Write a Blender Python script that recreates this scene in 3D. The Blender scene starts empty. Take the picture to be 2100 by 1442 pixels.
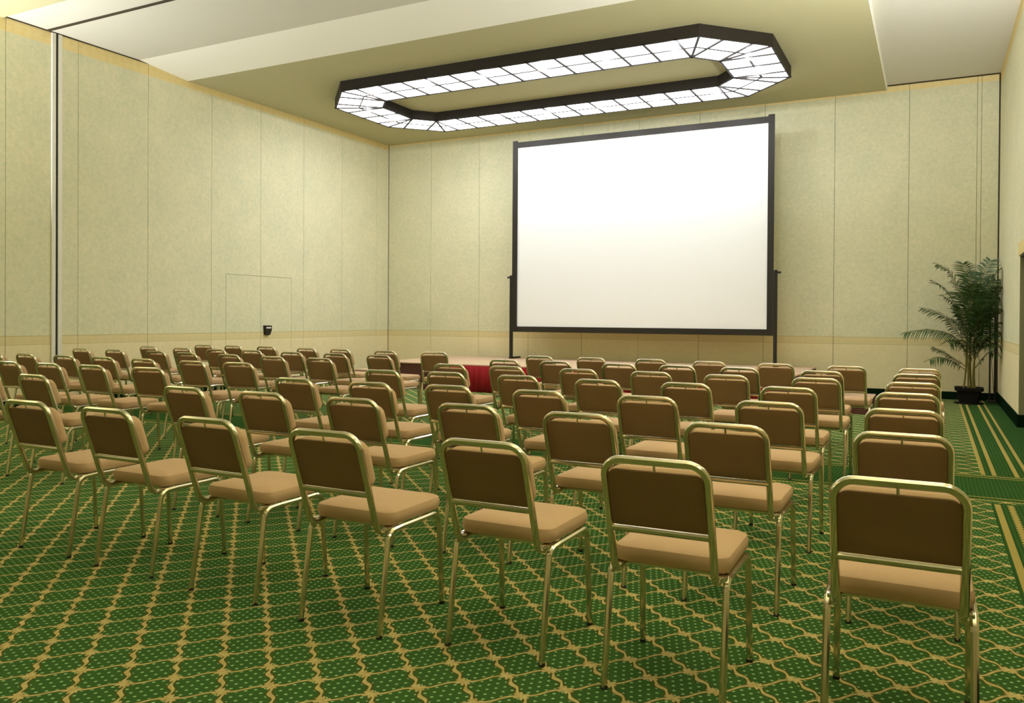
import bpy, bmesh, math, random
from mathutils import Vector, Matrix
random.seed(7)
PI = math.pi
SC = bpy.context.scene
COL = SC.collection

# ------------------------------------------------------------------ camera
# room frame: x along the screen wall (to the right), y towards the screen wall, z up; camera stands at x = y = 0
F_PX, PITCH, ROLL, CAM_H, CX, CY, YAW = 1670.41, -0.0076, 0.0065, 1.2636, 1050.0, 665.0, 0.47675
cam_data = bpy.data.cameras.new('camera')
cam = bpy.data.objects.new('camera', cam_data)
COL.objects.link(cam)
cam_data.sensor_fit = 'HORIZONTAL'
cam_data.sensor_width = 36.0
cam_data.lens = F_PX / 2100.0 * 36.0
cam_data.shift_x = (1050.0 - CX) / 2100.0
cam_data.shift_y = (CY - 721.0) / 2100.0
cam_data.clip_start = 0.05
cam_data.clip_end = 100
_r0 = Vector((1, 0, 0))
_u0 = Vector((0, -math.sin(PITCH), math.cos(PITCH)))
_f0 = Vector((0, math.cos(PITCH), math.sin(PITCH)))
_r = math.cos(ROLL) * _r0 + math.sin(ROLL) * _u0
_u = -math.sin(ROLL) * _r0 + math.cos(ROLL) * _u0
_rz = Matrix.Rotation(YAW, 3, 'Z')
CR, CU, CF = _rz @ _r, _rz @ _u, _rz @ _f0
M = Matrix(((CR.x, CU.x, -CF.x, 0), (CR.y, CU.y, -CF.y, 0), (CR.z, CU.z, -CF.z, CAM_H), (0, 0, 0, 1)))
cam.matrix_world = M
SC.camera = cam


def on_y(px, py, y):
    """point where the sight line through a photo pixel meets the upright plane at depth y"""
    d = CF + CR * ((px - CX) / F_PX) - CU * ((py - CY) / F_PX)
    k = y / d.y
    return Vector((d.x * k, y, CAM_H + d.z * k))


# ------------------------------------------------------------------ world, exposure
world = bpy.data.worlds.new('world')
SC.world = world
world.use_nodes = True
world.node_tree.nodes['Background'].inputs[0].default_value = (1, 0.95, 0.85, 1)
world.node_tree.nodes['Background'].inputs[1].default_value = 0.0
vs = SC.view_settings
vs.view_transform = 'Standard'
vs.look = 'None'
vs.gamma = 1.0
vs.use_curve_mapping = False
vs.exposure = 0.0
ADDED_LIGHT_W = 12.0  # power of each point light added under the panes
PANE_GLOW = 6.8            # glow of the ceiling light's diffuser panes
PANE_COLOUR = (1.0, 1.01, 1.07)

# ------------------------------------------------------------------ node helpers


class Val:
    def __init__(self, g, s):
        self.g, self.s = g, s

    def _op(self, op, *o, rev=False):
        n = self.g.nodes.new('ShaderNodeMath')
        n.operation = op
        args = [self] + list(o)
        if rev:
            args = list(o) + [self]
        for i, a in enumerate(args):
            if isinstance(a, Val):
                self.g.links.new(a.s, n.inputs[i])
            else:
                n.inputs[i].default_value = float(a)
        return Val(self.g, n.outputs[0])

    def __add__(self, o): return self._op('ADD', o)
    __radd__ = __add__
    def __sub__(self, o): return self._op('SUBTRACT', o)
    def __rsub__(self, o): return self._op('SUBTRACT', o, rev=True)
    def __mul__(self, o): return self._op('MULTIPLY', o)
    __rmul__ = __mul__
    def __truediv__(self, o): return self._op('DIVIDE', o)
    def fract(self): return self._op('FRACT')
    def floor(self): return self._op('FLOOR')
    def sin(self): return self._op('SINE')
    def abs(self): return self._op('ABSOLUTE')
    def sqrt(self): return self._op('SQRT')
    def mod(self, o): return self._op('FLOORED_MODULO', o)
    def gt(self, o): return self._op('GREATER_THAN', o)
    def lt(self, o): return self._op('LESS_THAN', o)
    def max(self, o): return self._op('MAXIMUM', o)
    def min(self, o): return self._op('MINIMUM', o)
    def atan2(self, o): return self._op('ARCTAN2', o)
    def clamp(self): return self._op('MAXIMUM', 0.0)._op('MINIMUM', 1.0)
    def band(self, lo, hi): return self.gt(lo) * self.lt(hi)


def lin(r, g, b):
    def c(v):
        v /= 255.0
        return v / 12.92 if v <= 0.04045 else ((v + 0.055) / 1.055) ** 2.4
    return (c(r), c(g), c(b), 1.0)


def new_mat(name):
    m = bpy.data.materials.new(name)
    m.use_nodes = True
    return m, m.node_tree, m.node_tree.nodes['Principled BSDF']


def coords(g):
    tc = g.nodes.new('ShaderNodeTexCoord')
    sp = g.nodes.new('ShaderNodeSeparateXYZ')
    g.links.new(tc.outputs['Object'], sp.inputs[0])
    return tc, Val(g, sp.outputs[0]), Val(g, sp.outputs[1]), Val(g, sp.outputs[2])


def noise(g, vec, scale, detail=3, rough=0.55, stretch=None):
    n = g.nodes.new('ShaderNodeTexNoise')
    n.inputs['Scale'].default_value = scale
    n.inputs['Detail'].default_value = detail
    n.inputs['Roughness'].default_value = rough
    if stretch:
        mp = g.nodes.new('ShaderNodeMapping')
        mp.inputs['Scale'].default_value = stretch
        g.links.new(vec, mp.inputs[0])
        vec = mp.outputs[0]
    g.links.new(vec, n.inputs['Vector'])
    return Val(g, n.outputs[0])


def mix(g, fac, a, b):
    n = g.nodes.new('ShaderNodeMix')
    n.data_type = 'RGBA'
    if isinstance(fac, Val):
        g.links.new(fac.s, n.inputs[0])
    else:
        n.inputs[0].default_value = fac
    for i, c in ((6, a), (7, b)):
        if isinstance(c, tuple):
            n.inputs[i].default_value = c
        else:
            g.links.new(c, n.inputs[i])
    return n.outputs[2]


def bump(g, bsdf, h, strength, dist):
    b = g.nodes.new('ShaderNodeBump')
    b.inputs['Strength'].default_value = strength
    b.inputs['Distance'].default_value = dist
    g.links.new(h.s, b.inputs['Height'])
    g.links.new(b.outputs[0], bsdf.inputs['Normal'])


def plain(name, col, rough=0.6, metal=0.0, spec=0.5, vary=0.08, scale=30.0):
    m, g, b = new_mat(name)
    tc, x, y, z = coords(g)
    n = noise(g, tc.outputs['Object'], scale)
    dark = tuple(c * (1 - vary * 2) for c in col[:3]) + (1,)
    g.links.new(mix(g, n, dark, tuple(min(1, c * (1 + vary)) for c in col[:3]) + (1,)), b.inputs['Base Color'])
    b.inputs['Roughness'].default_value = rough
    b.inputs['Metallic'].default_value = metal
    b.inputs['Specular IOR Level'].default_value = spec
    return m


def fabric(name, c1, c2, scale=260.0):
    m, g, b = new_mat(name)
    tc, x, y, z = coords(g)
    n = noise(g, tc.outputs['Object'], scale, 2)
    n2 = noise(g, tc.outputs['Object'], 7.0, 3)
    g.links.new(mix(g, (n * 0.6 + n2 * 0.4), c1, c2), b.inputs['Base Color'])
    b.inputs['Roughness'].default_value = 0.85
    b.inputs['Specular IOR Level'].default_value = 0.25
    bump(g, b, n, 0.15, 0.001)
    return m


def wallpaper(name, top_border):
    """mottled pale paper above a printed border band, warmer paper below, printed border under the ceiling"""
    m, g, b = new_mat(name)
    tc, x, y, z = coords(g)
    o = tc.outputs['Object']
    big = noise(g, o, 2.2, 4, 0.6)
    fine = noise(g, o, 17.0, 5, 0.75)
    linen = noise(g, o, 60.0, 2, 0.6, (0.25, 0.25, 1.6))
    f = ((big - 0.5) * 0.8 + (fine - 0.5) * 1.9 + (linen - 0.5) * 0.8 + 0.5).clamp()
    up = mix(g, f, lin(203, 206, 172), lin(232, 223, 187))
    low = mix(g, f, lin(226, 211, 162), lin(236, 223, 182))
    scroll = (((x + y) * 46.0).sin() * 0.25 + (z * 95.0).sin() * 0.25 + fine * 3.0 - 1.5) * 0.5 + 0.5
    band = mix(g, scroll.clamp(), lin(218, 202, 148), lin(224, 209, 158))
    edge = mix(g, 0.5, lin(196, 180, 126), lin(206, 190, 138))
    topb = mix(g, scroll.clamp(), lin(232, 208, 142), lin(240, 222, 165))
    c = mix(g, z.lt(0.982), up, low)
    c = mix(g, z.band(0.862, 0.982), c, band)
    c = mix(g, z.band(0.972, 0.984), c, edge)
    c = mix(g, z.band(0.858, 0.866), c, edge)
    c = mix(g, z.gt(top_border), c, topb)
    g.links.new(c, b.inputs['Base Color'])
    b.inputs['Roughness'].default_value = 0.75
    b.inputs['Specular IOR Level'].default_value = 0.25
    bump(g, b, fine, 0.1, 0.002)
    return m


def carpet_material():
    m, g, b = new_mat('carpet')
    tc, x, y, z = coords(g)
    o = tc.outputs['Object']
    wob = noise(g, o, 9.0, 2) - 0.5
    u = (x + y - 0.09) / 0.2255
    v = (y - x - 4.774) / 0.227
    # twisted broad ribbon along lines of constant u, thin wavy cord along lines of constant v
    uw = u + (v * (4 * PI)).sin() * 0.035 + wob * 0.07
    vw = v + (u * (2 * PI)).sin() * 0.045 + wob * 0.06
    du = ((uw + 0.5).fract() - 0.5).abs()
    dv = ((vw + 0.5).fract() - 0.5).abs()
    wide = (v * (4 * PI) + 1.1).sin() * 0.018 + 0.044
    ribbon = du.lt(wide)
    cord = dv.lt(0.032)
    # knots where they cross
    ru = (u + 0.5).fract() - 0.5
    rv = (v + 0.5).fract() - 0.5
    r = (ru * ru + rv * rv).sqrt()
    ang = rv.atan2(ru)
    petal = (ang * 6.0 + 0.6).sin() * 0.055 + 0.135
    knot = r.lt(petal) * (r.gt(0.045) + (ang * 3.0).sin().gt(0.1)).min(1.0)
    tan_f = ribbon.max(cord).max(knot)
    halo = du.lt(wide + 0.045).max(dv.lt(0.058)).max(r.lt(petal + 0.03)) * (1.0 - tan_f)
    # staggered pin dots
    dvv = v * 5.0
    duu = u * 5.0 + (dvv.floor()).mod(2.0) * 0.5
    a1 = duu.fract() - 0.5
    a2 = dvv.fract() - 0.5
    dot = (a1 * a1 + a2 * a2 * 1.2).lt(0.034) * (1.0 - tan_f) * (1.0 - halo)
    pile = noise(g, o, 420.0, 2)
    tone = noise(g, o, 1.3, 3)
    pf = (pile * 0.75 + tone * 0.25)
    ground = mix(g, pf, lin(40, 66, 32), lin(76, 114, 56))
    tanc = mix(g, noise(g, o, 38.0, 3) * 1.6 - 0.3, lin(174, 142, 80), lin(214, 199, 140))
    c = mix(g, halo * 0.75, ground, mix(g, pf, lin(66, 70, 28), lin(100, 88, 36)))
    c = mix(g, dot * 0.9, c, lin(158, 190, 132))
    c = mix(g, tan_f * 0.95, c, tanc)
    # border: cross band and aisle stripes, woven in plain ribbed green and gold lines
    rib = (x * 230.0).sin() * 0.5 + 0.5
    plain_g = mix(g, rib * 0.5 + pf * 0.5, lin(40, 68, 34), lin(66, 100, 50))
    gold = mix(g, pf, lin(146, 130, 68), lin(186, 168, 100))
    side_far = x.gt(0.365) * y.gt(7.66)
    side_near = x.gt(0.37) * y.lt(6.56)
    cross = y.band(6.62, 7.7)
    c = mix(g, side_far.max(side_near).max(cross), c, plain_g)
    line = x.band(0.365, 0.398).max(x.band(0.445, 0.478)).max(x.band(0.605, 0.638)).max(x.band(0.69, 0.72)) * y.gt(7.72)
    zig = x + ((y * 16.0).fract() - 0.5).abs() * 0.03
    line2 = x.band(0.388, 0.425).max(zig.band(0.475, 0.51)) * y.lt(6.52)
    line3 = y.band(7.66, 7.69).max(y.band(7.58, 7.6)).max(y.band(6.73, 6.75)).max(y.band(6.62, 6.65))
    c = mix(g, line.max(line2).max(line3), c, gold)
    g.links.new(c, b.inputs['Base Color'])
    b.inputs['Roughness'].default_value = 1.0
    b.inputs['Specular IOR Level'].default_value = 0.0
    bump(g, b, pile, 0.4, 0.004)
    return m


MAT = {}
MAT['carpet'] = carpet_material()
MAT['paper_side'] = wallpaper('wallpaper_side', 4.975)
MAT['paper_back'] = wallpaper('wallpaper_back', 5.05)
MAT['gap'] = plain('panel_gap', lin(178, 168, 124), 0.9)
MAT['ceiling'] = plain('ceiling_paint', lin(210, 206, 188), 0.8, vary=0.01)
MAT['cove'] = plain('lit_cream', lin(250, 247, 232), 0.7, vary=0.01)  # near-white: the bright light on slope and edge is put into the colour
MAT['soffit'] = plain('soffit_olive', lin(184, 178, 136), 0.8, vary=0.01)  # darker and more olive than the main ceiling
MAT['base'] = plain('baseboard_carpet', lin(18, 36, 20), 1.0, spec=0.0, vary=0.2, scale=200)
MAT['dark_line'] = plain('dark_line', lin(58, 48, 26), 0.8)
MAT['alu'] = plain('pale_aluminium', lin(228, 224, 208), 0.4, 0.0, vary=0.02)
MAT['black'] = plain('black_metal', lin(36, 32, 24), 0.5, 0.0, 0.3, vary=0.1)
MAT['light_frame'] = plain('light_frame', lin(40, 34, 28), 0.55, 0.0, 0.3, vary=0.1)
MAT['rubber'] = plain('rubber', lin(24, 22, 20), 0.7)
MAT['gold'] = plain('champagne_metal', lin(220, 211, 182), 0.16, 0.95, vary=0.06, scale=12)
MAT['chrome'] = plain('bright_metal', lin(226, 220, 205), 0.15, 1.0, vary=0.02)
MAT['fabric'] = fabric('tan_fabric', lin(180, 147, 110), lin(202, 169, 131))
MAT['back_fabric'] = fabric('brown_back_fabric', lin(120, 92, 60), lin(144, 112, 76))
MAT['screen'] = plain('screen_white', lin(235, 236, 234), 0.6, vary=0.004, scale=3)
MAT['stage_top'] = plain('stage_carpet', lin(196, 168, 136), 0.95, vary=0.06, scale=120)
MAT['stage_side'] = plain('stage_brown', lin(84, 44, 34), 0.8, vary=0.12, scale=60)
MAT['skirt'] = fabric('red_drape', lin(120, 14, 20), lin(158, 26, 32), 180)
MAT['pot'] = plain('black_plastic', lin(18, 16, 14), 0.6, spec=0.2)
MAT['soil'] = plain('soil', lin(50, 38, 26), 1.0, vary=0.3, scale=90)
MAT['cane'] = plain('palm_cane', lin(122, 112, 46), 0.6, vary=0.2, scale=16)
MAT['leaf'] = plain('palm_leaf', lin(62, 92, 40), 0.5, vary=0.4, scale=9)
MAT['wood'] = plain('dark_door_wood', lin(70, 58, 40), 0.5, vary=0.2, scale=14)
MAT['jamb'] = plain('jamb_paint', lin(150, 148, 112), 0.7, vary=0.04)
m, g, b = new_mat('light_diffuser')
b.inputs['Base Color'].default_value = (0.9, 0.9, 0.86, 1)
b.inputs['Roughness'].default_value = 0.5
b.inputs['Emission Color'].default_value = PANE_COLOUR + (1,)
b.inputs['Emission Strength'].default_value = PANE_GLOW
MAT['pane'] = m

# ------------------------------------------------------------------ mesh helpers


def make(name, bm, mat, parent=None, smooth=False, loc=None):
    me = bpy.data.meshes.new(name)
    bmesh.ops.recalc_face_normals(bm, faces=bm.faces)
    bm.to_mesh(me)
    bm.free()
    me.materials.append(MAT[mat])
    if smooth:
        me.polygons.foreach_set('use_smooth', [True] * len(me.polygons))
        me.set_sharp_from_angle(angle=math.radians(40))
    ob = bpy.data.objects.new(name, me)
    COL.objects.link(ob)
    if parent is not None:
        ob.parent = parent
    if loc is not None:
        ob.location = loc
    return ob


def empty(name, loc=(0, 0, 0), rz=0.0):
    o = bpy.data.objects.new(name, None)
    COL.objects.link(o)
    o.location = loc
    o.rotation_euler = (0, 0, rz)
    return o


def tag(o, label, cat=None, group=None, kind=None):
    o['label'] = label
    if cat:
        o['category'] = cat
    if group:
        o['group'] = group
    if kind:
        o['kind'] = kind
    return o


def box(bm, x0, x1, y0, y1, z0, z1, bevel=0.0):
    vsx = [bm.verts.new(p) for p in ((x0, y0, z0), (x1, y0, z0), (x1, y1, z0), (x0, y1, z0), (x0, y0, z1), (x1, y0, z1), (x1, y1, z1), (x0, y1, z1))]
    fs = [bm.faces.new([vsx[i] for i in q]) for q in ((0, 3, 2, 1), (4, 5, 6, 7), (0, 1, 5, 4), (1, 2, 6, 5), (2, 3, 7, 6), (3, 0, 4, 7))]
    if bevel:
        es = set(e for f in fs for e in f.edges)
        bmesh.ops.bevel(bm, geom=list(es), offset=bevel, segments=2, affect='EDGES', profile=0.6)


def boxes(*bs, bevel=0.0):
    bm = bmesh.new()
    for q in bs:
        box(bm, *q, bevel=bevel)
    return bm


def prism(bm, poly, z0, z1):
    lo = [bm.verts.new((p[0], p[1], z0)) for p in poly]
    hi = [bm.verts.new((p[0], p[1], z1)) for p in poly]
    n = len(poly)
    bm.faces.new(lo)
    bm.faces.new(hi)
    for i in range(n):
        bm.faces.new((lo[i], lo[(i + 1) % n], hi[(i + 1) % n], hi[i]))


def fillet(pts, radii, n=5):
    pts = [Vector(p) for p in pts]
    out = [pts[0]]
    for i in range(1, len(pts) - 1):
        r = radii[i - 1]
        a, c, d = pts[i - 1], pts[i], pts[i + 1]
        e1, e2 = (a - c).normalized(), (d - c).normalized()
        ang = e1.angle(e2)
        t = r / math.tan(ang / 2)
        p1, p2 = c + e1 * t, c + e2 * t
        ctr = c + (e1 + e2).normalized() * (r / math.sin(ang / 2))
        v1, v2 = p1 - ctr, p2 - ctr
        for k in range(n + 1):
            out.append(ctr + v1.normalized().slerp(v2.normalized(), k / n) * v1.length)
    out.append(pts[-1])
    return out


def sweep(bm, path, rx, ry=None, sides=8, up=None, square=0.0, taper=None):
    ry = ry or rx
    path = [Vector(p) for p in path]
    tang = []
    for i in range(len(path)):
        t = Vector((0, 0, 0))
        if i > 0:
            t += (path[i] - path[i - 1]).normalized()
        if i < len(path) - 1:
            t += (path[i + 1] - path[i]).normalized()
        tang.append(t.normalized())
    ref = Vector(up) if up else Vector((1, 0, 0))
    if abs(ref.dot(tang[0])) > 0.95:
        ref = Vector((0, 1, 0))
    nrm = (ref - tang[0] * ref.dot(tang[0])).normalized()
    rings = []
    for i, (p, t) in enumerate(zip(path, tang)):
        if i:
            nrm = tang[i - 1].rotation_difference(t) @ nrm
            nrm = (nrm - t * nrm.dot(t)).normalized()
        bn = t.cross(nrm)
        k = taper(i / (len(path) - 1)) if taper else 1.0
        ring = []
        for s in range(sides):
            a = 2 * PI * (s + 0.5) / sides
            ca, sa = math.cos(a), math.sin(a)
            if square:
                q = max(abs(ca), abs(sa))
                ca, sa = ca * (1 - square) + ca / q * square, sa * (1 - square) + sa / q * square
            ring.append(bm.verts.new(p + nrm * (ca * rx * k) + bn * (sa * ry * k)))
        rings.append(ring)
    for a, c in zip(rings[:-1], rings[1:]):
        for s in range(sides):
            bm.faces.new((a[s], a[(s + 1) % sides], c[(s + 1) % sides], c[s]))
    bm.faces.new(rings[0])
    bm.faces.new(rings[-1])


def tube(path, rx, ry=None, **k):
    bm = bmesh.new()
    sweep(bm, path, rx, ry, **k)
    return bm


def slab(w, h, rads, t, edge, crown, mtx, nc=5, crown_back=0.0):
    """cushion: rounded outline w x h (corner radii rads: bl br tr tl), thickness t along local z, soft edges, crowned front"""
    bm = bmesh.new()

    def outline(inset):
        pts = []
        for (sx, sy, a0), r in zip(((-1, -1, PI), (1, -1, 1.5 * PI), (1, 1, 0), (-1, 1, 0.5 * PI)), rads):
            cx, cy = sx * (w / 2 - r), sy * (h / 2 - r)
            rr = max(r - inset, 0.002)
            for k in range(nc + 1):
                a = a0 + 0.5 * PI * k / nc
                pts.append((cx + rr * math.cos(a), cy + rr * math.sin(a)))
        return pts
    layers = [(edge, 0.0), (edge * 0.3, edge * 0.3), (0, edge), (0, t - edge), (edge * 0.3, t - edge * 0.3), (edge, t)]
    rings = []
    for ins, z in layers:
        rings.append([bm.verts.new(mtx @ Vector((x, y, z))) for x, y in outline(ins)])
    n = len(rings[0])
    for a, c in zip(rings[:-1], rings[1:]):
        for i in range(n):
            bm.faces.new((a[i], a[(i + 1) % n], c[(i + 1) % n], c[i]))
    o = outline(edge)
    for ring, z, cr in ((rings[0], 0.0, -crown_back), (rings[-1], t, crown)):
        inner = [bm.verts.new(mtx @ Vector((x * 0.62, y * 0.62, z + cr * 0.8))) for x, y in o]
        c = bm.verts.new(mtx @ Vector((0, 0, z + cr)))
        for i in range(n):
            bm.faces.new((ring[i], ring[(i + 1) % n], inner[(i + 1) % n], inner[i]))
            bm.faces.new((inner[i], inner[(i + 1) % n], c))
    return bm


# ------------------------------------------------------------------ the room shell
XL, XR, YB, YF = -10.805, 0.916, 14.89, -5.0
H, S = 5.165, 5.085        # main ceiling, lowered soffit
SX = -0.715                # right edge of the soffit

floor = make('floor', boxes((XL - 0.4, XR + 0.8, YF - 0.3, YB + 0.4, -0.1, 0.0)), 'carpet')
tag(floor, 'green carpet with gold trellis pattern, pin dots and striped aisle border', kind='structure')

ceiling = make('ceiling', boxes((XL - 0.4, XR + 0.8, YF - 0.3, YB + 0.4, H, H + 0.15)), 'ceiling')
tag(ceiling, 'pale beige painted ceiling', kind='structure')
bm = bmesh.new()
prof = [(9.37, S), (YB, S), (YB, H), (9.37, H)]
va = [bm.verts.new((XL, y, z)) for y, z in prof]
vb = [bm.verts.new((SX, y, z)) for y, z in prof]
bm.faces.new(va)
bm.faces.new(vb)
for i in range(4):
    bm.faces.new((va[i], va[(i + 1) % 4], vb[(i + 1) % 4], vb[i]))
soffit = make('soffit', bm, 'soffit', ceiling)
soffit['label'] = 'lowered olive soffit carrying the ceiling light'
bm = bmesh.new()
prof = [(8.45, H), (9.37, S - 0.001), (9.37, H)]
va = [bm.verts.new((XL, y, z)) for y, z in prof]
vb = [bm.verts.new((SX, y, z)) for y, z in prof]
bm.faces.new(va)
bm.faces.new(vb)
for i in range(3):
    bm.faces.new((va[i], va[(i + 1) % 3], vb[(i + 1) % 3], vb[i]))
make('sloped_cove', bm, 'cove', ceiling)['label'] = 'sloped front of the soffit, coloured bright as if lit'
make('soffit_edge', boxes((SX - 0.002, SX + 0.012, 9.37, YB, S - 0.002, H)), 'cove', ceiling)['label'] = 'edge strip of the soffit, coloured bright as if lit'
make('track_slot', boxes((XL, XR, 6.985, 7.03, H - 0.012, H + 0.01)), 'dark_line', ceiling)['label'] = 'dark partition track in the ceiling'
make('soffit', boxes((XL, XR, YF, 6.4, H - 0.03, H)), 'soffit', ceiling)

# partition panels of the left wall
wall_left = make('wall_left', boxes((XL - 0.3, XL - 0.03, YF - 0.3, YB + 0.3, 0, H)), 'gap')
tag(wall_left, 'left wall of pale wallpapered partition panels', kind='structure')
GAP = 0.003
TOP = H - 0.014
DZ = 1.99


def wall_panel(parent, rects, axis, mat):
    bm = bmesh.new()
    for (a, c, z0, z1) in rects:
        if axis == 'x':
            box(bm, XL - 0.034, XL, a + GAP, c - GAP, z0, z1)
        else:
            box(bm, a + GAP, c - GAP, YB, YB + 0.034, z0, z1)
    return make('wall_panel', bm, mat, parent)


left_seams = [-5.0, -3.8, -2.6, -1.4, -0.3, 0.85, 2.0, 3.1, 4.2, 5.3, 6.44, 7.06]
for a, c in zip(left_seams[:-1], left_seams[1:]):
    wall_panel(wall_left, [(a, c, 0, TOP)], 'x', 'paper_side')
left_seams = [7.21, 7.46, 8.62, 9.87, 11.0, 12.13, 13.28, 14.45, YB]
for i, (a, c) in enumerate(zip(left_seams[:-1], left_seams[1:])):
    if i == 3:
        r = [(a, 10.19, 0, TOP), (10.19 - 2 * GAP, c, DZ + GAP, TOP)]
    elif i == 4:
        r = [(11.8, c, 0, TOP), (a, 11.8 + 2 * GAP, DZ + GAP, TOP)]
    else:
        r = [(a, c, 0, TOP)]
    wall_panel(wall_left, r, 'x', 'paper_side')

door = empty('door_1', (0, 0, 0))
tag(door, 'flush double door papered like the wall, black latch', kind='structure')
make('door_leaf', boxes((XL - 0.034, XL + 0.001, 10.19 + GAP, 11.0 - GAP, 0, DZ - GAP)), 'paper_side', door)
leaf = make('door_leaf', boxes((XL - 0.034, XL + 0.001, 11.0 + GAP, 11.8 - GAP, 0, DZ - GAP)), 'paper_side', door)
bm = bmesh.new()
pro = [(11.07, 1.1), (11.235, 1.1), (11.235, 1.02), (11.19, 0.93), (11.085, 0.93)]
va = [bm.verts.new((XL, y, z)) for y, z in pro]
vb = [bm.verts.new((XL + 0.05, y + 0.006, z - 0.005)) for y, z in pro]
bm.faces.new(va)
bm.faces.new(vb)
for i in range(5):
    bm.faces.new((va[i], va[(i + 1) % 5], vb[(i + 1) % 5], vb[i]))
latch = make('latch', bm, 'black', leaf)
latch['label'] = 'black tapered push latch with white stripe'
make('latch', boxes((XL + 0.045, XL + 0.056, 11.1, 11.215, 1.045, 1.07)), 'alu', leaf)['label'] = 'white stripe of the latch'

trim = empty('trim_1')
tag(trim, 'pale metal partition jamb with a black slot', kind='structure')
make('jamb_strip', boxes((XL - 0.03, XL + 0.02, 7.06, 7.118, 0, TOP), bevel=0.006), 'alu', trim)
make('jamb_strip', boxes((XL - 0.03, XL + 0.02, 7.152, 7.21, 0, TOP), bevel=0.006), 'alu', trim)
make('slot', boxes((XL - 0.03, XL + 0.004, 7.118, 7.152, 0, TOP)), 'black', trim)
t2 = make('trim_2', boxes((XL - 0.02, XL + 0.012, YF, 9.3, TOP, H)), 'dark_line')  # dark strip stands in for the shade between wall and ceiling
tag(t2, 'dark strip as shadow in the gap along the top of the left wall', kind='structure')

wall_back = make('wall_back', boxes((XL - 0.3, XR + 0.5, YB + 0.03, YB + 0.3, 0, H)), 'gap')
tag(wall_back, 'screen wall of pale wallpapered panels', kind='structure')
back_seams = [XL, -9.68, -8.48, -7.32, -6.15, -4.99, -3.83, -2.67, -1.51, -0.37, 0.6, 0.66, 0.9]
for a, c in zip(back_seams[:-1], back_seams[1:]):
    wall_panel(wall_back, [(a, c, 0, TOP)], 'y', 'paper_back')
t3 = make('trim_3', boxes((0.895, XR, YB - 0.004, YB + 0.03, 0, TOP)), 'dark_line')
tag(t3, 'dark joint in the corner behind the palm', kind='structure')
t5 = make('trim_5', boxes((XL, XL + 0.008, YB - 0.008, YB, 0, S)), 'dark_line')
tag(t5, 'dark joint in the far left corner of the room', kind='structure')
t4 = make('trim_4', boxes((SX, XR, YB - 0.008, YB + 0.02, TOP - 0.006, H)), 'dark_line')  # shade above the panels, put in as a dark strip
tag(t4, 'dark strip as shadow in the gap along the top of the screen wall', kind='structure')

OY0, OY1, OZ = 9.75, 11.4, 2.05
wall_right = make('wall_right', boxes((XR, XR + 0.3, OY1, YB + 0.03, 0, H), (XR, XR + 0.3, OY0, OY1, OZ, H), (XR, XR + 0.3, YF - 0.3, OY0, 0, H)), 'paper_side')
tag(wall_right, 'right wall with pale wallpaper and a doorway', kind='structure')
make('jamb_lining', boxes((XR + 0.004, XR + 0.28, OY1 - 0.012, OY1 + 0.001, 0, OZ)), 'jamb', wall_right)
d2 = empty('door_2')
tag(d2, 'dark door recessed in the right wall', kind='structure')
make('door_leaf', boxes((XR + 0.24, XR + 0.29, OY0, OY1 - 0.012, 0, OZ)), 'wood', d2)
make('header_lining', boxes((XR + 0.004, XR + 0.24, OY0, OY1 - 0.012, OZ - 0.02, OZ)), 'wood', d2)
bm = boxes((XR - 0.006, XR + 0.002, OY0 - 0.14, OY1 + 0.14, OZ, OZ + 0.15))
m, g, b = new_mat('printed_border')
tc, x, y, z = coords(g)
g.links.new(mix(g, noise(g, tc.outputs['Object'], 18, 3), lin(205, 180, 100), lin(238, 222, 160)), b.inputs['Base Color'])
b.inputs['Roughness'].default_value = 0.75
MAT['border'] = m
make('paper_border', bm, 'border', wall_right)['label'] = 'yellow printed border over the doorway'

wall_rear = make('wall_rear', boxes((XL - 0.3, XR + 0.5, YF - 0.3, YF, 0, H)), 'paper_side')
tag(wall_rear, 'papered wall behind the viewer', kind='structure')
bb = make('baseboard_back', boxes((XL, XR, YB - 0.014, YB, 0, 0.125)), 'base')
tag(bb, 'dark green carpet skirting along the screen wall', kind='structure')
bb = make('baseboard_left', boxes((XL, XL + 0.014, YF, 10.19, 0, 0.125), (XL, XL + 0.014, 11.8, YB, 0, 0.125)), 'base')
tag(bb, 'dark green carpet skirting along the left wall', kind='structure')
bb = make('baseboard_right', boxes((XR - 0.014, XR, YF, OY0, 0, 0.15), (XR - 0.014, XR, OY1 - 0.026, YB, 0, 0.15), (XR, XR + 0.24, OY1 - 0.026, OY1 - 0.012, 0, 0.15)), 'base')
tag(bb, 'dark green carpet skirting along the right wall', kind='structure')

# ------------------------------------------------------------------ the octagonal ceiling light
LX, LY = -5.64, 12.065     # centre
LZ = 4.93


def ring_pts(ex, ey, cx, cy):
    return [(-cx, -ey), (cx, -ey), (ex, -cy), (ex, cy), (cx, ey), (-cx, ey), (-ex, cy), (-ex, -cy)]


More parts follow.
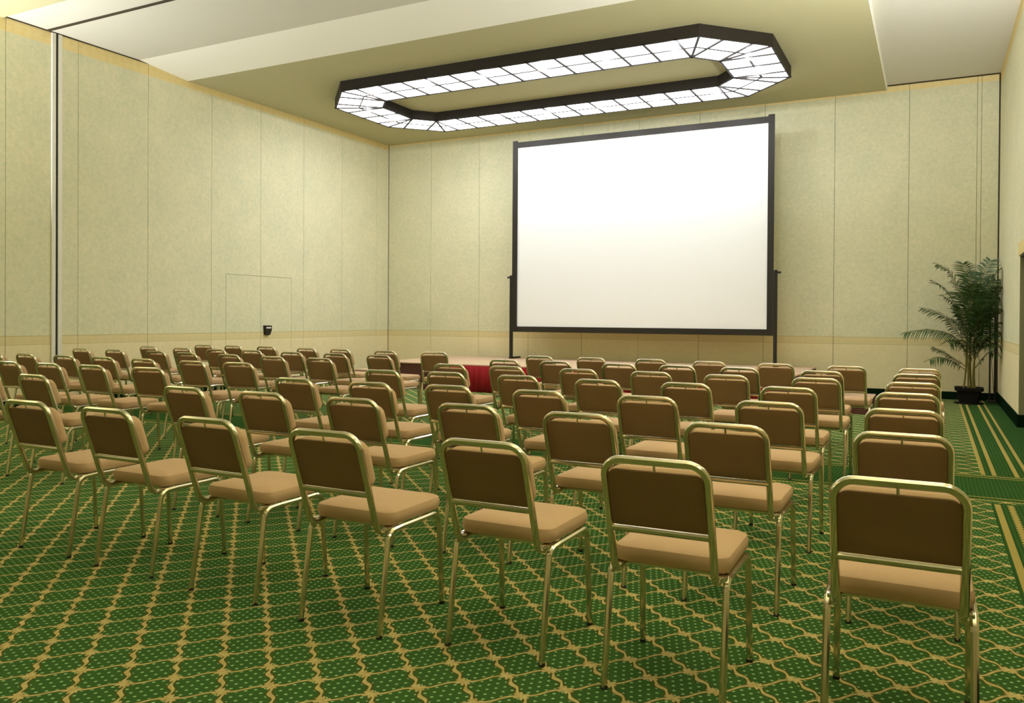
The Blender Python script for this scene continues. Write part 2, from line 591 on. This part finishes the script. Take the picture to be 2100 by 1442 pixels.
def build_light(cx0, cy0, label, drop=0.0):
    root = empty('ceiling_light', (cx0, cy0, S - drop))
    tag(root, label, 'ceiling light')
    zb = LZ - S
    O = ring_pts(3.71, 1.595, 2.925, 0.785)
    I = ring_pts(2.915, 0.78, 2.61, 0.44)

    def wall_ring(name, P, t, z0, z1):
        """octagonal band with outline P, thickness t towards the inside (t<0: outside)"""
        bm = bmesh.new()
        n = len(P)
        Q = []
        for i in range(n):
            a, c, d = Vector(P[i - 1]), Vector(P[i]), Vector(P[(i + 1) % n])
            n1 = Vector((-(c - a).y, (c - a).x)).normalized()
            n2 = Vector((-(d - c).y, (d - c).x)).normalized()
            k = (n1 + n2)
            k = k * (t / k.dot(n1))
            Q.append((c.x + k.x, c.y + k.y))
        rows = [[bm.verts.new((p[0], p[1], z)) for p in L] for L, z in ((P, z0), (P, z1), (Q, z1), (Q, z0))]
        for r in range(4):
            a, c = rows[r], rows[(r + 1) % 4]
            for i in range(n):
                bm.faces.new((a[i], a[(i + 1) % n], c[(i + 1) % n], c[i]))
        return make(name, bm, 'light_frame', root)
    wall_ring('outer_frame', O, 0.022, zb, 0)
    wall_ring('inner_frame', I, -0.022, zb, 0)
    wall_ring('outer_lip', O, 0.03, zb - 0.012, zb)
    wall_ring('inner_lip', I, -0.03, zb - 0.012, zb)
    # cells: straight runs between perpendicular ribs, two wedges at each corner
    ribs, quads = set(), []
    n = 8

    def foot(p, a, c):
        a, c, p = Vector(a), Vector(c), Vector(p)
        d = (c - a).normalized()
        q = a + d * (p - a).dot(d)
        return (q.x, q.y)
    for i in range(n):
        o0, o1, i0, i1 = O[i], O[(i + 1) % n], I[i], I[(i + 1) % n]
        f0, f1 = foot(i0, o0, o1), foot(i1, o0, o1)
        ln = (Vector(i1) - Vector(i0)).length
        k = max(1, round(ln / 0.435))
        quads.append((i0, i0, f0, o0))
        ribs.add((i0, o0))
        lerp = lambda a, c, t: (a[0] + (c[0] - a[0]) * t, a[1] + (c[1] - a[1]) * t)
        for j in range(k):
            quads.append((lerp(i0, i1, j / k), lerp(i0, i1, (j + 1) / k), lerp(f0, f1, (j + 1) / k), lerp(f0, f1, j / k)))
        for j in range(k + 1):
            ribs.add((lerp(i0, i1, j / k), lerp(f0, f1, j / k)))
        quads.append((i1, i1, o1, f1))

    def pane(poly):
        pts = [Vector(p) for p in poly]
        u = []
        for p in pts:
            if not u or (p - u[-1]).length > 1e-4:
                u.append(p)
        if (u[0] - u[-1]).length < 1e-4:
            u.pop()
        c = sum(u, Vector((0, 0))) / len(u)
        pts = [(c.x + (p.x - c.x) * 0.985, c.y + (p.y - c.y) * 0.985) for p in u]
        bm = bmesh.new()
        prism(bm, pts, zb - 0.002, zb + 0.006)
        make('diffuser_pane', bm, 'pane', root)
    mid = lambda a, c: ((a[0] + c[0]) / 2, (a[1] + c[1]) / 2)
    for (p0, p1, q1, q0) in quads:
        m0, m1 = mid(p0, q0), mid(p1, q1)
        pane((p0, p1, m1, m0))
        pane((m0, m1, q1, q0))
    for p, q in ribs:
        make('glazing_bar', tube([(p[0], p[1], zb - 0.005), (q[0], q[1], zb - 0.005)], 0.016, 0.024, sides=4, up=(0, 0, 1)), 'light_frame', root)
    Mo = [mid(O[i], I[i]) for i in range(n)]
    for i in range(n):
        p, q = Mo[i], Mo[(i + 1) % n]
        w = 0.024 if i in (2, 6) else 0.013
        make('glazing_bar', tube([(p[0], p[1], zb - 0.005), (q[0], q[1], zb - 0.005)], 0.012, w, sides=4, up=(0, 0, 1)), 'light_frame', root)
    for k, (lx, ly) in enumerate([(sx * dx, sy * 1.19) for sx in (-1, 1) for sy in (-1, 1) for dx in (0.5, 1.5, 2.5)] + [(-3.3, -0.35), (-3.3, 0.35), (3.3, -0.35), (3.3, 0.35)]):  # unseen point lights added below the panes to throw light sideways
        ld = bpy.data.lights.new('added_light', 'POINT')
        ld.energy = ADDED_LIGHT_W
        ld.shadow_soft_size = 0.02
        ld.color = PANE_COLOUR
        lo = bpy.data.objects.new('added_light', ld)
        COL.objects.link(lo)
        lo.parent = root
        lo.location = (lx, ly, zb - 0.035)
    if drop:
        for i in range(8):
            make('hanger_rod', tube([(O[i][0] * 0.995, O[i][1] * 0.995, -0.02), (O[i][0] * 0.995, O[i][1] * 0.995, H - 0.03 - S + drop)], 0.008, sides=6), 'light_frame', root)
        return root
    make('housing', boxes((-2.6, 2.6, -1.585, -0.8, -0.02, 0), (-2.6, 2.6, 0.8, 1.585, -0.02, 0), (-3.68, -2.95, -0.7, 0.7, -0.02, 0), (2.95, 3.68, -0.7, 0.7, -0.02, 0)), 'light_frame', root)
    return root


build_light(LX, LY, 'long black octagonal ring light with white glowing panes on the ceiling')

# ------------------------------------------------------------------ unseen uplight bowls, added to brighten the ceiling and upper walls
ADDED_UPLIGHT_W = 290.0


def add_uplight(x, y, rz, label):
    """added half bowl on the wall, open at the top; rz turns its back to the wall (0: wall lies towards -y)"""
    root = empty('added_uplight', (x, y, 2.2), rz)
    tag(root, label, 'wall lamp', 'uplight bowls added on the walls out of view')
    bm = bmesh.new()
    rows = []
    for k in range(7):
        a = k / 6 * PI / 2
        r, z = 0.2 * math.sin(a) + 0.01, 0.16 - 0.16 * math.cos(a)
        rows.append([bm.verts.new((r * math.cos(b_ * PI / 12), r * math.sin(b_ * PI / 12), z)) for b_ in range(13)])
    for a, c in zip(rows[:-1], rows[1:]):
        for i in range(12):
            bm.faces.new((a[i], a[i + 1], c[i + 1], c[i]))
    bowl = make('bowl', bm, 'cove', root, True)
    sm = bowl.modifiers.new('thickness', 'SOLIDIFY')
    sm.thickness = 0.008
    make('back_plate', boxes((-0.22, 0.22, 0.0, 0.012, -0.02, 0.18), bevel=0.004), 'gold', root)
    ld = bpy.data.lights.new('added_light', 'AREA')  # area light added inside the unseen bowl, aimed upwards
    ld.shape = 'RECTANGLE'
    ld.size, ld.size_y = 0.26, 0.1
    ld.energy = ADDED_UPLIGHT_W
    ld.color = PANE_COLOUR
    lo = bpy.data.objects.new('added_light', ld)
    COL.objects.link(lo)
    lo.parent = root
    lo.location = (0, 0.085, 0.15)
    lo.rotation_euler = (PI, 0, 0)


for i, y in enumerate((7.9, 5.0, 2.0)):
    add_uplight(XR, y, PI / 2, 'added pale uplight bowl on the right wall, %s from the doorway' % ('first', 'second', 'third')[i])
for i, y in enumerate((4.3, 0.8)):
    add_uplight(XL, y, -PI / 2, 'added pale uplight bowl on the left wall, %s from the partition jamb' % ('first', 'second')[i])

# ------------------------------------------------------------------ chairs


def build_chair():
    root = empty('banquet_chair')
    lean = Vector((0, -0.135, 0.409)).normalized()          # direction of the uprights
    bx, by, bz = 0.17, -0.225, 0.400
    path = fillet([(-bx, -0.10, 0.412), (-bx, by, bz), (-bx, -0.36, 0.809), (bx, -0.36, 0.809), (bx, by, bz), (bx, -0.10, 0.412)],
                  [0.05, 0.062, 0.062, 0.05], 6)
    make('back_frame', tube(path, 0.0130, 0.0115, sides=10, square=0.45), 'gold', root, True)
    at = lambda z: by + (-0.36 - by) * (z - bz) / (0.809 - bz)
    make('cross_bar', tube([(-bx, at(0.566) - 0.003, 0.566), (bx, at(0.566) - 0.003, 0.566)], 0.0105, 0.010, sides=8, up=(0, 0, 1), square=0.5), 'gold', root, True)
    zc = 0.672
    fwd = Vector((0, lean.z, -lean.y))                       # out of the backrest, towards the sitter
    frame = Matrix((( -1, 0, 0), (0, 0, 0), (0, 0, 0)))
    R = Matrix(((1, lean.x, fwd.x), (0, lean.y, fwd.y), (0, lean.z, fwd.z))).to_4x4()
    R.translation = Vector((0, at(zc), zc)) + fwd * (-0.004) + lean * 0.005
    make('back_panel', slab(0.324, 0.206, (0.006, 0.006, 0.034, 0.034), 0.012, 0.004, 0.0, R, 5), 'back_fabric', root, True)
    R2 = R.copy()
    R2.translation = Vector((0, at(zc), zc)) + fwd * 0.010 + lean * 0.002
    make('backrest', slab(0.346, 0.200, (0.035, 0.035, 0.055, 0.055), 0.054, 0.02, 0.008, R2, 5), 'fabric', root, True)
    make('spacer', tube([Vector((0, at(0.778), 0.778)), Vector((0, at(0.803), 0.803))], 0.0045, sides=8), 'chrome', root, True)
    R3 = Matrix.Translation((0, 0.022, 0.419))
    make('seat', slab(0.405, 0.405, (0.05, 0.05, 0.06, 0.06), 0.062, 0.022, 0.010, R3, 5), 'fabric', root, True)
    for s in (-1, 1):
        rear = fillet([(s * 0.2, -0.252, 0.006), (s * 0.198, -0.190, 0.405), (s * 0.198, -0.10, 0.409)], [0.045], 6)
        leg = make('leg', tube(rear, 0.0115, 0.0115, sides=8, square=0.5), 'gold', root, True)
        make('foot_cap', tube([(s * 0.2, -0.2525, 0), (s * 0.2, -0.2505, 0.012)], 0.0125, sides=8), 'rubber', leg, True)
        front = fillet([(s * 0.204, 0.203, 0.006), (s * 0.199, 0.178, 0.411), (s * 0.199, 0.09, 0.409)], [0.05], 6)
        leg = make('leg', tube(front, 0.0115, 0.0115, sides=8, square=0.5), 'gold', root, True)
        make('foot_cap', tube([(s * 0.204, 0.2035, 0), (s * 0.204, 0.2025, 0.012)], 0.0125, sides=8), 'rubber', leg, True)
        make('side_rail', tube([(s * 0.1985, -0.10, 0.409), (s * 0.1985, 0.09, 0.409)], 0.0115, 0.0115, sides=8, square=0.5), 'gold', root, True)
        make('seat_bracket', boxes((min(s * 0.16, s * 0.2), max(s * 0.16, s * 0.2), -0.185, -0.155, 0.400, 0.420), bevel=0.004), 'chrome', root, True)
    for y in (-0.12, 0.12):
        make('seat_rail', tube([(-0.198, y, 0.407), (0.198, y, 0.407)], 0.008, sides=6), 'gold', root, True)
    return root


def copy_tree(o, parent=None):
    c = o.copy()
    COL.objects.link(c)
    c.parent = parent
    for ch in [k for k in KIDS.get(o.name, [])]:
        copy_tree(bpy.data.objects[ch], c)
    return c


proto = build_chair()
KIDS = {}
for ob in list(bpy.data.objects):
    if ob.parent:
        KIDS.setdefault(ob.parent.name, []).append(ob.name)

# rows counted from the stage; (x, y) of each chair on the carpet, from the aisle outwards
right_rows = [
    [(-4.09, 8.98), (-3.43, 8.96), (-2.75, 9.0), (-2.08, 8.92), (-1.41, 8.9), (-0.74, 8.86), (-0.10, 8.8)],
    [(-4.04, 8.0), (-3.46, 8.04), (-2.75, 7.98), (-2.17, 8.02), (-1.58, 8.0), (-0.86, 7.92), (-0.12, 7.93)],
    [(-4.10, 7.0), (-3.49, 7.0), (-2.77, 6.98), (-2.11, 6.97), (-1.47, 6.94), (-0.79, 6.97), (-0.13, 6.87)],
    [(-4.11, 5.94), (-3.53, 6.0), (-2.85, 5.97), (-2.16, 5.9), (-1.52, 5.94), (-0.84, 5.96), (-0.14, 5.9)],
    [(-4.10, 4.86), (-3.42, 4.85), (-2.83, 4.91), (-2.15, 4.87), (-1.46, 4.87), (-0.78, 4.91), (-0.12, 4.87)],
    [(-4.18, 3.95), (-3.51, 3.93), (-2.83, 3.92), (-2.12, 3.96), (-1.48, 3.89), (-0.78, 3.85), (-0.10, 3.91)],
    [(-4.19, 2.955), (-3.53, 2.93), (-2.82, 2.90), (-2.12, 2.85), (-1.45, 2.925), (-0.79, 2.865), (-0.085, 2.87)],
]
left_rows = [
    [(-5.78, 9.15), (-6.40, 9.1), (-7.22, 9.2), (-7.84, 9.22), (-8.74, 9.36), (-9.4, 9.36), (-10.0, 9.3)],
    [(-5.78, 8.14), (-6.45, 8.15), (-7.15, 8.16), (-7.93, 8.27), (-8.53, 8.22), (-9.23, 8.27), (-10.08, 8.4)],
    [(-5.88, 7.2), (-6.53, 7.18), (-7.28, 7.26), (-8.03, 7.3), (-8.70, 7.4), (-9.43, 7.37), (-10.06, 7.34)],
    [(-5.98, 6.1), (-6.52, 6.06), (-7.24, 6.07), (-7.89, 6.08), (-8.51, 6.06), (-9.21, 6.07), (-9.86, 6.08)],
    [(-6.04, 5.13), (-6.68, 5.1), (-7.28, 5.08), (-7.85, 5.06)],
    [(-5.96, 4.11), (-6.62, 4.1)],
]
ORD = ['first', 'second', 'third', 'fourth', 'fifth', 'sixth', 'seventh']
turn = {('L', 0, 0): 0.30, ('L', 4, 0): 0.12, ('L', 3, 0): 0.12, ('L', 0, 6): 0.12}
first = True
for side, rows, word in (('R', right_rows, 'right'), ('L', left_rows, 'left')):
    for ri, row in enumerate(rows):
        for ci, (x, y) in enumerate(row):
            c = proto if first else copy_tree(proto)
            first = False
            c.location = (x, y, 0)
            c.rotation_euler = (0, 0, turn.get((side, ri, ci), random.uniform(-0.02, 0.02)))
            tag(c, 'tan padded gold-framed chair %s of the aisle, %s row from stage, %s from aisle' % (word, ORD[ri], ORD[ci]), 'chair',
                'tan chairs set in rows on the %s of the aisle' % word)

# ------------------------------------------------------------------ stage with skirt and steps
SZ = 0.465
SX0, SX1, SY0, SY1 = -8.9, -1.75, 12.02, 14.6
stage = empty('stage', ((SX0 + SX1) / 2, (SY0 + SY1) / 2, 0))
tag(stage, 'low carpeted stage with red pleated skirt in front of the screen', 'stage')


def stage_part(name, bm, mat, smooth=False):
    o = make(name, bm, mat, stage, smooth)
    o.location = (-stage.location.x, -stage.location.y, 0)
    return o


stage_part('platform', boxes((SX0, SX1, SY0, SY1, 0, SZ - 0.02)), 'stage_side')
stage_part('deck', boxes((SX0 - 0.01, SX1 + 0.01, SY0 - 0.012, SY1, SZ - 0.02, SZ), bevel=0.005), 'stage_top')
bm = bmesh.new()
n = 420
x0, x1 = -7.45, -2.05
prev = None
for i in range(n + 1):
    t = i / n
    x = x0 + (x1 - x0) * t
    w = math.sin(x * 52 + 1.5 * math.sin(x * 9))
    top = bm.verts.new((x, SY0 - 0.016 - 0.004 * w, SZ - 0.018))
    midv = bm.verts.new((x, SY0 - 0.022 - 0.014 * w, SZ * 0.5))
    bot = bm.verts.new((x, SY0 - 0.028 - 0.020 * w, 0.004))
    if prev:
        bm.faces.new((prev[0], top, midv, prev[1]))
        bm.faces.new((prev[1], midv, bot, prev[2]))
    prev = (top, midv, bot)
sk = stage_part('skirt', bm, 'skirt', True)
sm = sk.modifiers.new('thickness', 'SOLIDIFY')
sm.thickness = 0.003
sk['label'] = 'red pleated cloth skirt'


def step_unit(xa, dirn, label):
    st = empty('stage_steps', (xa + dirn * 0.5, 12.6, 0))
    tag(st, label, 'steps')
    for k, (w0, w1, z) in enumerate(((0, 0.5, 0.31), (0.5, 1.0, 0.155))):
        a, c = sorted((xa + dirn * (w0 + 0.012), xa + dirn * (w1 + 0.0)))
        for nm, z0, z1, mt in (('riser_box', 0, z - 0.018, 'stage_side'), ('tread', z - 0.018, z, 'stage_top')):
            o = make(nm, boxes((a, c, 11.86, 13.4, z0, z1)), mt, st)
            o.location = (-st.location.x, -st.location.y, 0)


step_unit(SX0, -1, 'low brown steps at the left end of the stage')
step_unit(SX1, 1, 'low brown steps at the right end of the stage near palm')

# ------------------------------------------------------------------ projection screen
PY = 14.2
scr = empty('projection_screen', (-4.85, PY, SZ))
tag(scr, 'large white projection screen in a black frame on legs', 'screen')


def scr_part(name, bm, mat, smooth=False, parent=None):
    o = make(name, bm, mat, parent or scr, smooth)
    if parent is None:
        o.location = -scr.location
    return o


ix0, ix1, iz0, iz1 = -7.225, -2.49, 1.10, 4.585
fw = 0.105
fx0, fx1, fz0, fz1 = ix0 - fw, ix1 + fw, iz0 - fw, iz1 + fw
# fabric with a faint crease in the upper left corner
bm = bmesh.new()
NX, NZ = 64, 48
gridv = []
for j in range(NZ + 1):
    rowv = []
    for i in range(NX + 1):
        x = fx0 + 0.02 + (fx1 - fx0 - 0.04) * i / NX
        z = fz0 + 0.02 + (fz1 - fz0 - 0.04) * j / NZ
        dx, dz = x - ix0, iz1 - z
        d = dz - 0.12 - dx * 0.22
        w = math.exp(-(d / 0.05) ** 2) * math.exp(-(dx / 0.5) ** 2)
        rowv.append(bm.verts.new((x, PY + 0.004 - 0.006 * w, z)))
    gridv.append(rowv)
for j in range(NZ):
    for i in range(NX):
        bm.faces.new((gridv[j][i], gridv[j][i + 1], gridv[j + 1][i + 1], gridv[j + 1][i]))
fab = scr_part('screen_fabric', bm, 'screen', True)
sm = fab.modifiers.new('thickness', 'SOLIDIFY')
sm.thickness = 0.004
sm.offset = 1.0
scr_part('frame_rail', boxes((fx0, fx1, PY - 0.02, PY, fz1 - fw, fz1), bevel=0.004), 'black')
scr_part('frame_rail', boxes((fx0, fx1, PY - 0.02, PY, fz0, fz0 + fw), bevel=0.004), 'black')
for xa in (fx0, fx1 - fw):
    r = scr_part('frame_rail', boxes((xa, xa + fw, PY - 0.022, PY, fz0, fz1 + 0.03), bevel=0.004), 'black')
    for k in range(8):
        z = fz0 + 0.15 + k * (fz1 - fz0 - 0.3) / 7
        o = make('snap_stud', tube([(xa + fw / 2, PY - 0.026, z), (xa + fw / 2, PY - 0.02, z)], 0.008, sides=8), 'light_frame', r)
for s, xa in ((-1, fx0), (1, fx1)):
    xo = xa + s * 0.03
    lg = scr_part('leg', boxes((xo - 0.028, xo + 0.028, PY - 0.01, PY + 0.045, SZ + 0.03, 2.1), bevel=0.005), 'black')
    make('knob', tube([(xo + s * 0.03, PY + 0.015, 2.06), (xo + s * 0.085, PY + 0.015, 2.06)], 0.018, sides=10), 'black', lg)
    make('foot', boxes((xo - 0.03, xo + 0.03, PY - 0.02, PY + 0.38, SZ, SZ + 0.035), bevel=0.005), 'black', lg)

# ------------------------------------------------------------------ potted palm
PX0, PY0 = 0.50, 14.28
palm = empty('potted_palm', (PX0, PY0, 0))
tag(palm, 'tall feathery palm in a black pot in the corner', 'plant')


def palm_part(name, bm, mat, parent=None, smooth=False):
    o = make(name, bm, mat, parent or palm, smooth)
    if parent is None:
        o.location = (-PX0, -PY0, 0)
    return o


bm = bmesh.new()
prev = None
for w, z in ((0.13, 0.02), (0.165, 0.2), (0.19, 0.2), (0.195, 0.25), (0.175, 0.25), (0.165, 0.22)):
    ring = [bm.verts.new((PX0 + sx * w, PY0 + sy * w, z)) for sx, sy in ((-1, -0.8), (-0.8, -1), (0.8, -1), (1, -0.8), (1, 0.8), (0.8, 1), (-0.8, 1), (-1, 0.8))]
    if prev:
        for i in range(8):
            bm.faces.new((prev[i], prev[(i + 1) % 8], ring[(i + 1) % 8], ring[i]))
    else:
        bm.faces.new(ring)
    prev = ring
palm_part('pot', bm, 'pot')
bm = bmesh.new()
prism(bm, [(PX0 + 0.162 * math.cos(a * PI / 6), PY0 + 0.162 * math.sin(a * PI / 6)) for a in range(12)], 0.2, 0.232)
palm_part('soil', bm, 'soil')
bm = bmesh.new()
prism(bm, [(PX0 + 0.2 * math.cos(a * PI / 10), PY0 + 0.2 * math.sin(a * PI / 10)) for a in range(20)], 0.0, 0.02)
palm_part('saucer', bm, 'pot')
for k, (dx, dy, tx, ty, h) in enumerate(((-0.07, 0.0, -0.02, 0.0, 1.0), (-0.02, -0.05, -0.02, -0.03, 1.15), (0.02, 0.04, 0.03, 0.02, 1.2), (0.05, -0.03, 0.10, -0.02, 1.05), (0.09, 0.02, 0.05, 0.04, 0.95), (0.0, 0.0, 0.0, 0.0, 1.25))):
    pts = [Vector((PX0 + dx + (tx - dx) * t + 0.01 * math.sin(5 * t + k), PY0 + dy + (ty - dy) * t, 0.22 + (h - 0.22) * t)) for t in [i / 8 for i in range(9)]]
    palm_part('cane', tube(pts, 0.014, sides=7, taper=lambda t: 1.0 - 0.35 * t), 'cane', smooth=True)
rnd = random.Random(11)


def bez(P, t):
    Q = [p.copy() for p in P]
    while len(Q) > 1:
        Q = [Q[i].lerp(Q[i + 1], t) for i in range(len(Q) - 1)]
    return Q[0]


def frond(px, depth, leaf=0.2, dens=26, droop=0.35):
    """px: photo pixels along the midrib, depth: offset of the tip towards (-) or away from (+) the viewer"""
    n = len(px)
    P = []
    for i, (u, v) in enumerate(px):
        P.append(on_y(u, v, PY0 + depth * (i / (n - 1)) ** 1.2))
        P[-1].x = min(P[-1].x, XR - 0.03)
    # interpolate through the points
    def at(t):
        s = t * (n - 1)
        i = min(int(s), n - 2)
        f = s - i
        p0, p1, p2, p3 = P[max(i - 1, 0)], P[i], P[i + 1], P[min(i + 2, n - 1)]
        return 0.5 * ((2 * p1) + (p2 - p0) * f + (2 * p0 - 5 * p1 + 4 * p2 - p3) * f * f + (3 * p1 - p0 - 3 * p2 + p3) * f ** 3)
    pts = [at(i / 14) for i in range(15)]
    rib = palm_part('frond', tube(pts, 0.007, sides=5, taper=lambda t: 1 - 0.75 * t), 'cane', smooth=True)
    bm = bmesh.new()
    dens = int(dens * 1.15)
    for k in range(dens):
        t = 0.16 + 0.84 * (k + 0.5) / dens
        p = at(t)
        d = (at(min(t + 0.02, 1)) - at(t - 0.02)).normalized()
        side = d.cross(Vector((0.15, -0.35, 1))).normalized()
        nrm = side.cross(d).normalized()
        L = leaf * (0.45 + 0.75 * math.sin(PI * min(1, t * 0.92 + 0.02)) ** 0.7) * rnd.uniform(0.85, 1.1)
        for s in (-1, 1):
            dirn = (side * s * rnd.uniform(0.75, 0.95) + d * rnd.uniform(0.5, 0.75) + nrm * rnd.uniform(0.0, 0.25)).normalized()
            w = 0.0085
            prev = None
            wd = d
            for (q, ww) in ((0, 0.5), (0.3, 1.0), (0.65, 0.75), (1.0, 0.08)):
                c = p + dirn * (L * q) + Vector((0, 0, -1)) * (L * droop * q * q)
                c.x = min(c.x, XR - 0.012)
                c.y = min(c.y, YB - 0.02)
                a = bm.verts.new(c + wd * (w * ww))
                e = bm.verts.new(c - wd * (w * ww))
                if prev:
                    bm.faces.new((prev[0], a, e, prev[1]))
                prev = (a, e)
    palm_part('leaflets', bm, 'leaf', rib)


for args in (
    ([(1990, 660), (1966, 595), (1946, 557), (1922, 543)], -0.15),
    ([(1988, 700), (1965, 640), (1942, 598), (1920, 580)], -0.35, 0.22, 34),
    ([(1990, 715), (1955, 672), (1928, 645), (1893, 633)], -0.1),
    ([(1990, 735), (1958, 692), (1910, 677), (1857, 682)], -0.2, 0.17, 30, 0.7),
    ([(1986, 755), (1958, 737), (1935, 722), (1912, 713)], -0.1, 0.13, 20),
    ([(1984, 762), (1955, 742), (1930, 734), (1907, 739)], -0.25, 0.14, 20, 0.6),
    ([(1992, 650), (1990, 600), (1985, 562), (1975, 540)], 0.25, 0.22, 26),
    ([(1998, 650), (2008, 598), (2018, 560), (2032, 534)], 0.1, 0.2, 26),
    ([(2000, 660), (2018, 610), (2034, 572), (2050, 553)], -0.2, 0.22, 30),
    ([(2000, 680), (2026, 630), (2043, 600), (2054, 588)], -0.35, 0.2, 28),
    ([(2002, 700), (2026, 660), (2044, 640), (2054, 634)], -0.4, 0.2, 28),
    ([(2003, 725), (2025, 695), (2042, 682), (2054, 690)], -0.3, 0.16, 24, 0.6),
    ([(2000, 755), (2015, 735), (2030, 722), (2046, 730)], -0.2, 0.13, 18, 0.5),
    ([(1992, 700), (1990, 650), (1994, 610), (2000, 585)], -0.5, 0.22, 30),
    ([(1995, 720), (2005, 670), (2012, 640), (2024, 622)], -0.55, 0.22, 30),
    ([(1990, 730), (1980, 690), (1968, 665), (1958, 655)], -0.5, 0.2, 28),
    ([(1995, 735), (2008, 705), (2018, 690), (2030, 690)], -0.5, 0.2, 26, 0.6),
    ([(1993, 740), (1988, 715), (1982, 700), (1972, 700)], -0.5, 0.18, 24, 0.6),
    ([(1995, 690), (2008, 640), (2020, 612), (2036, 606)], 0.2, 0.22, 28),
    ([(1993, 680), (1978, 630), (1968, 604), (1960, 600)], 0.3, 0.2, 26),
    ([(1997, 700), (2000, 660), (2003, 620), (2008, 600)], -0.3, 0.24, 32),
    ([(1990, 720), (1972, 665), (1955, 625), (1938, 610)], -0.2, 0.22, 30),
    ([(1998, 710), (2014, 660), (2030, 630), (2046, 618)], -0.1, 0.22, 30),
    ([(1994, 730), (1998, 690), (2004, 660), (2012, 650)], -0.6, 0.22, 30, 0.5),
    ([(1992, 725), (1982, 680), (1976, 650), (1972, 632)], -0.45, 0.24, 30),
    ([(2000, 730), (2016, 700), (2030, 668), (2044, 662)], -0.45, 0.22, 30),
    ([(1996, 745), (2012, 715), (2028, 705), (2042, 712)], -0.35, 0.18, 26, 0.6),
    ([(1990, 742), (1975, 712), (1962, 700), (1946, 702)], -0.3, 0.18, 26, 0.6),
    ([(1996, 690), (2010, 640), (2024, 596), (2042, 574)], 0.1, 0.24, 30),
    ([(1994, 690), (1988, 635), (1990, 590), (1998, 562)], 0.15, 0.24, 30),
):
    frond(*args)

# ------------------------------------------------------------------ slim black stand in the corner
st = empty('corner_stand', (0.83, 14.72, 0))
tag(st, 'slim black two-pole stand in the corner behind the palm', 'stand')


def st_part(name, bm, mat):
    o = make(name, bm, mat, st)
    o.location = -st.location
    return o


st_part('base', boxes((0.76, 0.893, 14.60, 14.84, 0, 0.025), bevel=0.006), 'black')
st_part('pole', tube([(0.80, 14.72, 0.02), (0.795, 14.72, 1.5)], 0.013, sides=8), 'black')
st_part('pole', tube([(0.872, 14.74, 0.02), (0.868, 14.74, 1.78)], 0.017, sides=8), 'black')
st_part('brace', tube([(0.865, 14.73, 0.05), (0.81, 14.72, 0.75)], 0.004, sides=6), 'black')
